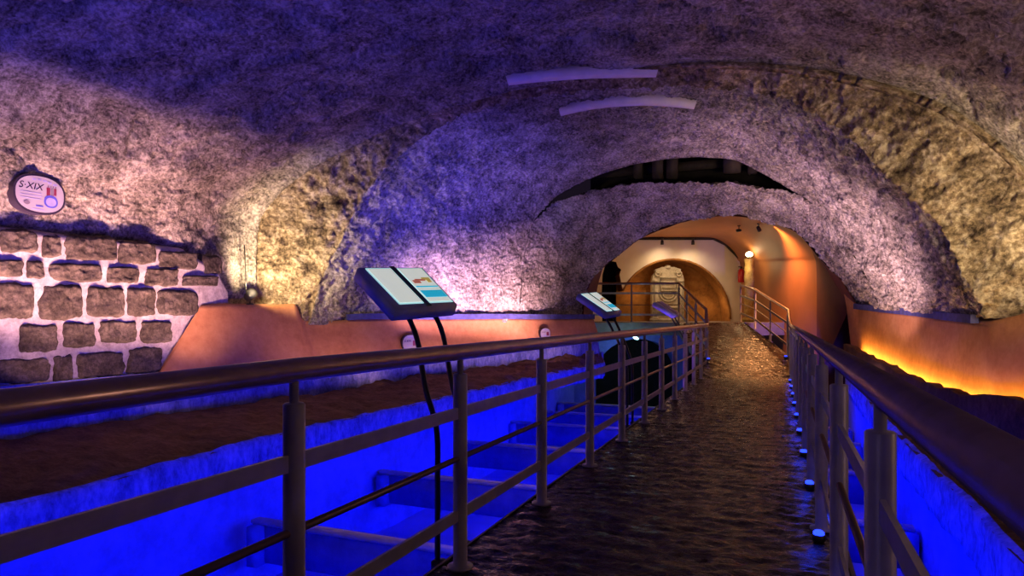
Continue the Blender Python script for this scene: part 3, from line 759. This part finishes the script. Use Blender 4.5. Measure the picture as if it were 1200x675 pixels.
RAL = V(-1.40, 13.98, .33); RBL = V(-2.36, 16.9, 1.03); RCL = V(-5.6, 15.83, 1.03)
bm = bmesh.new(); tube(bm, [V(xL, -2, .945), V(xL, 1.6, 1.0), V(xL, 13.8, 1.0), V(xL - .01, 13.95, 1.04), RAL + V(0, 0, 1.0), RAL + V(-.08, .25, 1.05), RBL + V(0, -.02, 1.0), RBL + V(-.1, -.03, 1.0), RCL + V(0, 0, 1.0)], [.037] * 3 + [.034, .03, .03, .03, .03, .03], seg=18); link('handrail', bm, 'rail', rl)
for t in (0, .33, .66, 1): post(rl, RAL.lerp(RBL, t), r=.028)
rails(rl, [RAL, RBL])
for t in (.35, .68, 1): post(rl, RBL.lerp(RCL, t), r=.022)
rails(rl, [RBL, RCL], dz=(.75, .45, .2))
rr_ = empty('railing', V(0, 0, 0), 'grey tube railing along the right edge rising with the ramp to the pillar', 'railing')
for y in YR: post(rr_, (xR, y, 0))
RA = V(.18, 15.0, .31); RB = PZ(885, 380, 16.3); RB.z = .86; RC = PZ(868, 377, 17.6); RC.z = 1.03
rails(rr_, [(xR, -1.8, 0), (xR, 14.0, .02), RA, RB, RC])
bm = bmesh.new(); tube(bm, [V(xR, -2, 1.0), V(xR, 13.6, 1.0), V(xR - .01, 14.3, 1.07), RA + V(0, 0, 1), RB + V(0, 0, 1), RC + V(0, 0, 1)], [.038, .036, .035, .032, .03, .03], seg=18); link('handrail', bm, 'rail', rr_)
post(rr_, RA, r=.035); post(rr_, RA.lerp(RB, .5), r=.022); post(rr_, RB, r=.026); post(rr_, RC, r=.024)

# blue marker lights along the walkway edge
def marker(loc, label):
    o = empty('marker_light', loc, label, 'marker light', 'blue marker lights along the walkway edge')
    bm = bmesh.new(); lathe(bm, [(.03, -.012), (.034, 0), (.034, .02), (.028, .024)], 16); link('housing', bm, 'black', o)
    bm = bmesh.new(); lathe(bm, [(.027, .02), (.027, .036), (.018, .044), (.002, .046)], 16); link('lens', bm, 'ledblue', o)
    return o
ords = ['first', 'second', 'third', 'fourth', 'fifth', 'sixth', 'seventh', 'eighth', 'ninth', 'tenth', 'eleventh']
mk_pos = [V(.19, 2.6 + 1.113 * k, .012) for k in range(10)]
for k, p in enumerate(mk_pos): marker(p, f'small blue light at the foot of the right railing, {ords[k]} from the front')
marker(RA + V(-.05, -.12, .0), 'small blue light at the foot of the right railing where the ramp bends')
marker(V(-1.33, 13.75, .29), 'small blue light at the foot of the left railing where the ramp begins')

# ================================================================= INFO STANDS
def info_stand(loc, label):
    o = empty('info_stand', loc, label, 'information stand', 'lit information stands along the left railing')
    # panel plane: u along +y (reader's right), v down towards the reader (+x)
    S0_ = V(-1.515, 2.74, 0); tl = PX(418, 313, -2.13) - S0_; tr = PX(495, 313, -2.08) - S0_; br = PX(537, 357, -1.70) - S0_; bl = PX(464, 361, -1.72) - S0_
    def P(u, v): return tl.lerp(tr, u).lerp(bl.lerp(br, u), v)
    nrm = (tr - tl).cross(bl - tl).normalized(); nrm = nrm if nrm.z > 0 else -nrm
    bm = bmesh.new(); th = .075
    g = [[bm.verts.new(P(u, v) - nrm * d) for (u, v) in ((0, 0), (1, 0), (1, 1), (0, 1))] for d in (0, th)]
    bm.faces.new(g[0]); bm.faces.new(list(reversed(g[1])))
    for i in range(4): bm.faces.new((g[0][i], g[1][i], g[1][(i + 1) % 4], g[0][(i + 1) % 4]))
    bmesh.ops.recalc_face_normals(bm, faces=bm.faces[:]); bmesh.ops.bevel(bm, geom=bm.edges[:], offset=.008, segments=2, affect='EDGES')
    link('casing', bm, 'casing', o)
    def quad(name, u0, v0, u1, v1, lift, mat, parent):
        bm = bmesh.new(); a = [bm.verts.new(P(u, v) + nrm * lift) for u, v in ((u0, v0), (u1, v0), (u1, v1), (u0, v1))]
        b_ = [bm.verts.new(v.co - nrm * .004) for v in a]
        bm.faces.new(a); bm.faces.new(list(reversed(b_)))
        for i in range(4): bm.faces.new((a[i], b_[i], b_[(i + 1) % 4], a[(i + 1) % 4]))
        bmesh.ops.recalc_face_normals(bm, faces=bm.faces[:]); return link(name, bm, mat, parent, smooth=False)
    quad('spine', .455, .0, .53, 1.0, .006, 'spine', o)
    quad('page_border', .09, .05, .45, .93, .004, 'pageedge', o); a = quad('page', .105, .08, .435, .91, .007, 'page', o)
    quad('page_border', .535, .05, .95, .93, .004, 'pageedge', o); b = quad('page', .55, .07, .935, .91, .007, 'page', o)
    for (u0, v0, u1, v1, mt) in ((.56, .66, .92, .82, 'cyan'), (.56, .55, .92, .57, 'cyan'), (.59, .40, .70, .47, 'redprint'), (.64, .37, .80, .41, 'redprint'), (.77, .33, .90, .39, 'yellowprint'), (.83, .38, .89, .45, 'yellowprint')):
        quad('picture', u0, v0, u1, v1, .010, mt, b)
    for s, (uu, yb) in enumerate(((.30, .0), (.72, .27))):
        topp = P(uu, .80) - nrm * .075
        pts = [topp + V(.0, 0, .02), topp + V(.09, .01 + .3 * (yb - topp.y) * .5, -.14), V(-.06, yb - .01, .82), V(-.005, yb, .62), V(0, yb, .35), V(0, yb, -.02)]
        bm = bmesh.new(); tube(bm, cr_spline(pts, 30), .014, seg=10); link('leg', bm, 'black', o)
        bm = bmesh.new(); box(bm, (-.02, yb - .03, -.06), (.03, yb + .03, .0), .004); link('clamp', bm, 'black', o)
    return o
s1 = info_stand(V(-1.515, 2.74, 0), 'nearest lit information stand behind the left railing, open like a book')
for dy, lab in ((4.2, 'lit information stand beside the left end of the brown arch, middle one along the railing'), (9.0, 'farthest information stand, small and dark purple before the carved tablet')):
    c = copy_tree(s1); c.location = s1.location + V(0, dy, 0); c['label'] = lab
    if dy > 8:      # this one is switched off
        for ch in c.children_recursive:
            if ch.name.split('.')[0] in ('page', 'page_border', 'picture'):
                ch.material_slots[0].link = 'OBJECT'; ch.material_slots[0].material = M['unlitpage']

# ================================================================= PLAQUES
def plaque(px, py, X=None, w=.4, h=.3, label='', big=True, normal=V(1, 0, 0), loc=None, group=None):
    loc = loc if loc is not None else PX(px, py, X)
    o = empty('wall_plaque', loc, label, 'plaque', group)
    rot = Matrix.Rotation(0, 4, 'X')
    side = UP.cross(normal).normalized(); o.matrix_world = Matrix(((side.x, normal.x * -1, 0, loc.x), (side.y, normal.y * -1, 0, loc.y), (side.z, normal.z * -1, 1, loc.z), (0, 0, 0, 1)))
    # local: x to the reader's right, -y towards the reader, z up
    def disc(a, b, y0, y1, n=40, sq=2.4, mat='tile', name='face', cx=0, cz=0, parent=o):
        bm = bmesh.new(); pts = []
        for k in range(n):
            t_ = 2 * math.pi * k / n; c_, s_ = math.cos(t_), math.sin(t_)
            pts.append((cx + a * math.copysign(abs(c_) ** (2 / sq), c_), cz + b * math.copysign(abs(s_) ** (2 / sq), s_)))
        prism(bm, pts, y0, y1); return link(name, bm, mat, parent, smooth=False)
    disc(w / 2, h / 2, -.03, .09, mat='ink', name='rim'); f = disc(w / 2 - .02 * w / .5, h / 2 - .02 * w / .5, -.036, .0, name='face')
    def put(me, x, z, mat, name='lettering'):
        me.materials.clear(); me.materials.append(M[mat]); t_ = bpy.data.objects.new(name, me); COL.objects.link(t_); t_.parent = o; t_.location = (x, -.038, z); t_.rotation_euler = (math.pi / 2, 0, 0); return t_
    def bar(x, z, ww, hh, mat, name='writing_line'):
        bm = bmesh.new(); box(bm, (x - ww / 2, -.0385, z - hh / 2), (x + ww / 2, -.03, z + hh / 2)); return link(name, bm, mat, o, smooth=False)
    if big:
        put(text_mesh('S·XIX', h * .24, .25), -w * .19, h * .17, 'ink')
        for k in range(5):   # faint top line following the edge
            bar(-w * .12 + k * w * .1, h * (.365 - .012 * abs(k - 1) ** 1.6), w * .075, h * .05, 'paleblue')
        for k, ww in enumerate((.40, .42, .40)): bar(-w * .18, h * (.02 - .075 * k), w * ww, h * .012, 'paleblue')
        bar(-w * .02, -h * .30, w * .14, h * .03, 'blueink'); bar(-w * .05, -h * .385, w * .24, h * .02, 'paleblue')
        disc(w * .06, h * .055, -.040, -.03, name='badge', mat='greyink', cx=-w * .26, cz=-h * .25, sq=1.6)
        disc(w * .135, h * .16, -.0395, -.03, name='crest_shield', mat='blueink', cx=w * .2, cz=-h * .15, sq=2.2)
        disc(w * .10, h * .11, -.041, -.03, name='crest_field', mat='paleblue', cx=w * .2, cz=-h * .16, sq=2.2)
        bar(w * .15, h * .09, w * .07, h * .22, 'redink', 'crest_tower'); bar(w * .225, h * .1, w * .06, h * .2, 'greyink', 'crest_tower'); bar(w * .285, h * .11, w * .05, h * .18, 'redink', 'crest_tower')
        for k in range(4): bar(w * (.15 + .048 * k), h * .23, w * .025, h * .05, 'greyink', 'crest_merlon')
    else:
        put(text_mesh('S·XIX', h * .18, .2), -w * .2, h * .12, 'ink')
        bar(w * .2, 0, w * .22, h * .3, 'redink', 'crest'); bar(-w * .1, -h * .15, w * .3, h * .05, 'paleblue'); bar(0, h * .33, w * .4, h * .06, 'paleblue')
    return o
pc = PX(45, 228, -7.35); a = PX(14, 228, -7.35); b_ = PX(75.5, 228, -7.35); zt = PX(45, 204.5, -7.35).z; zb = PX(45, 251, -7.35).z
plaque(45, 228, -7.38, w=(b_.y - a.y), h=zt - zb, label='oval white tile plaque with a blue crest high on the left vault wall')
def on_band(px, py, off=.02):
    best = None
    d = ray(px, py)
    for i in range(60, 159):
        a_, b2 = tt[i], tt[i + 1]; c_ = bb[i]
        n_ = (b2 - a_).cross(c_ - a_).normalized()
        den = n_.dot(d)
        if abs(den) < 1e-6: continue
        h_ = EYE + d * (n_.dot(a_ - EYE) / den)
        if a_.y - .02 <= h_.y <= b2.y + .02:
            return h_, (n_ if n_.x > 0 else -n_)
    return PY(px, py, 10), V(.8, -.6, 0)
for (px, py, w_, lab) in ((480, 402, .34, 'small white tile plaque on the left ochre skirt beside the front info stand legs'), (637, 391, .26, 'tiny white tile plaque near the far end of the left ochre skirt')):
    h_, n_ = on_band(px, py); n2 = V(n_.x, n_.y, 0).normalized()
    plaque(px, py, w=w_, h=w_ * .9, label=lab, big=False, normal=n2, loc=h_ + n2 * .03, group='small tile plaques on the left skirt')

# ================================================================= LIGHTS
def light(kind, loc, aim, e, col, name, size=.2, size_y=None, spot=60, blend=.5, spread=None, rad=.05):
    l = bpy.data.lights.new(name, kind); l.energy = e; l.color = col
    o = bpy.data.objects.new(name, l); COL.objects.link(o); o.location = loc
    if aim is not None: o.rotation_euler = (Vector(aim) - Vector(loc)).to_track_quat('-Z', 'Y').to_euler()
    if kind == 'AREA':
        l.size = size
        if size_y: l.shape = 'RECTANGLE'; l.size_y = size_y
        if spread: l.spread = math.radians(spread)
    elif kind == 'SPOT': l.spot_size = math.radians(spot); l.spot_blend = blend; l.shadow_soft_size = rad
    else: l.shadow_soft_size = rad
    return o
BLUE = (.001, .012, 1.0); VIOLET = (.30, .18, 1.0); PINK = (1.0, .52, .42); WARM = (1.0, .68, .32); AMBER = (1.0, .50, .07); ORANGE = (1.0, .42, .14)
def strip_light(x, y0, y1, z, dx, dz, e, col, spread=150, w=.06, name='strip_light'):
    c = V(x, (y0 + y1) / 2, z); o = light('AREA', c, c + V(dx, 0, dz), e, col, name, size=w, size_y=y1 - y0, spread=spread)
    # long side along y
    d = V(dx, 0, dz).normalized(); zax = -d; yax = V(0, 1, 0); xax = yax.cross(zax)
    o.rotation_euler = Matrix((xax, yax, zax)).transposed().to_euler(); return o
strip_light(-1.35, -1, 13.5, -.26, -1, -.40, 240, BLUE, spread=105)
strip_light(.24, -1, 13.5, -.26, 1, -.45, 110, BLUE, spread=120)
def long_strip(a, b_, tgt, e, col, w=.04, spread=150, name='kerb_strip'):
    c = (a + b_) / 2; o = light('AREA', c, tgt, e, col, name, size=w, size_y=(b_ - a).length, spread=spread)
    zax = -(tgt - c).normalized(); yax = (b_ - a).normalized(); xax = yax.cross(zax).normalized(); yax = zax.cross(xax)
    o.rotation_euler = Matrix((xax, yax, zax)).transposed().to_euler(); return o
# blue/violet floods up to the crowns
light('SPOT', V(-4.6, 2.2, -.2), V(-5.4, 4.2, 4.0), 560, (.10, .07, 1.0), 'blue_flood', spot=125, blend=1, rad=.15)
light('SPOT', V(-3.9, 8.6, .2), V(-5.3, 10.0, 2.9), 680, (.07, .06, 1.0), 'blue_flood', spot=88, blend=1, rad=.12)
light('SPOT', V(-1.9, 10.2, -.3), V(-.6, 12.2, 3.4), 170, (.34, .13, 1.0), 'violet_flood', spot=100, blend=1, rad=.12)
light('SPOT', V(.7, 8.8, -.3), V(1.0, 11.0, 2.8), 70, (.30, .16, 1.0), 'violet_flood', spot=100, blend=1, rad=.12)
# pinkish washes at the foot of the walls
long_strip(V(-6.35, 3.0, .15), V(-6.35, 6.8, .15), V(-7.5, 5.4, 2.25), 104, (1.0, .50, .38), w=.12, spread=62, name='wall_wash')
long_strip(V(-4.9, 8.9, .15), V(-3.7, 11.4, .3), V(-5.6, 11.2, 2.0), 66, (1.0, .52, .60), w=.08, spread=50, name='wall_wash')
light('AREA', V(1.05, 10.0, .3), V(1.0, 11.2, 2.8), 64, (1.0, .58, .60), 'wall_wash', size=.1, size_y=2.0, spread=88)
# rib spots
light('SPOT', PX(297, 343, -7.0), PX(330, 300, -7.2), 290, (1.0, .72, .40), 'rib_spot', spot=125, blend=.8, rad=.04)
light('SPOT', V(2.3, 6.6, 1.45), V(1.9, 8.4, 2.4), 340, (1.0, .74, .42), 'rib_spot', spot=105, blend=1, rad=.40)
light('POINT', V(2.2, 2.3, 1.75), None, 20, (1.0, .60, .42), 'side_lamp', rad=.12)
light('SPOT', V(1.6, 5.0, .4), V(1.6, 7.0, 3.8), 95, (1.0, .58, .44), 'vault_wash', spot=95, blend=1, rad=.1)
# yellow strip behind the right kerb
bm = bmesh.new(); tube(bm, [p + V(-.09, -.04, -.075) for p in bbr[30:-2:4]], .012, seg=8)
tag(link('light_strip', bm, 'amberstrip'), 'amber light strip lying between the right kerb and the ochre skirt', 'light strip')
for (x, y, e) in ((-6.2, 8.2, 6), (-5.2, 10.2, 6), (-4.2, 11.8, 4), (-6.9, 5.0, 6)):
    o = light('AREA', V(x, y, .34), V(x - .5, y + .3, 1.0), e, (1.0, .5, .2), 'skirt_wash', size=.05, size_y=1.9, spread=150)
    zax = -V(-.6, .4, .9).normalized(); yax = V(.55, .83, 0) if y > 8.3 else V(0, 1, 0); xax = yax.cross(zax).normalized(); yax = zax.cross(xax)
    o.rotation_euler = Matrix((xax, yax, zax)).transposed().to_euler()
# passage
light('SPOT', PZ(905, 266, 16.0), PZ(922, 372, 15.8), 520, (1.0, .40, .13), 'passage_spot', spot=125, blend=1, rad=.04)
light('POINT', PZ(835, 360, 21.4), None, 5, (1.0, .55, .22), 'recess_fill', rad=.1)  # two added fills without a visible source, brightening the recess back
light('POINT', PZ(745, 340, 21.5), None, 4, (1.0, .55, .22), 'recess_fill', rad=.1)
light('SPOT', PZ(776, 286, 20.3), PZ(778, 330, 20.9), 42, (1.0, .72, .42), 'end_wall_spot', spot=130, blend=1, rad=.05)
light('SPOT', PZ(812, 286, 20.3), PZ(812, 330, 20.9), 42, (1.0, .72, .42), 'end_wall_spot', spot=120, blend=1, rad=.05)
light('POINT', PZ(790, 330, 19.6), None, 26, (1.0, .62, .30), 'passage_glow', rad=.3)
light('POINT', pp + V(-.10, -.45, hgt - .25), None, 9, (1.0, .7, .32), 'pillar_glow', rad=.06)
light('POINT', PZ(735, 412, 16.1), None, 10, (.45, .95, .95), 'teal_glow', rad=.08)
light('SPOT', V(.75, 15.3, -.05), PZ(925, 372, 16.6), 220, (.06, .06, 1.0), 'blue_flood', spot=75, blend=1, rad=.1)

for p in mk_pos: light('POINT', p + V(-.03, 0, .10), None, .35, (.01, .04, 1), 'marker_glow', rad=.03)
light('POINT', V(-1.5, -2.4, 3.0), None, 45, (.62, .42, .95), 'rear_fill', rad=.2)  # unseen fill added behind the camera to lift rails, posts and stands
w = bpy.data.worlds.new('cave_dark'); SC.world = w; w.use_nodes = True
w.node_tree.nodes['Background'].inputs[0].default_value = (.16, .10, .22, 1); w.node_tree.nodes['Background'].inputs[1].default_value = .05

# ================================================================= CAMERA
cd = bpy.data.cameras.new('camera'); cam = bpy.data.objects.new('camera', cd); COL.objects.link(cam)
cam.location = EYE; cam.rotation_euler = (math.pi / 2, 0, TH); cd.sensor_width = 36; cd.lens = F / 1200 * 36; cd.shift_y = (HZ - 337.5) / 1200
cd.clip_start = .02; cd.clip_end = 200
SC.camera = cam
SC.view_settings.view_transform = 'Standard'; SC.view_settings.look = 'None'; SC.view_settings.gamma = 1; SC.view_settings.exposure = 0; SC.view_settings.use_curve_mapping = False
SC.cycles.use_denoising = True; SC.cycles.max_bounces = 6; SC.cycles.diffuse_bounces = 3; SC.cycles.sample_clamp_indirect = 4
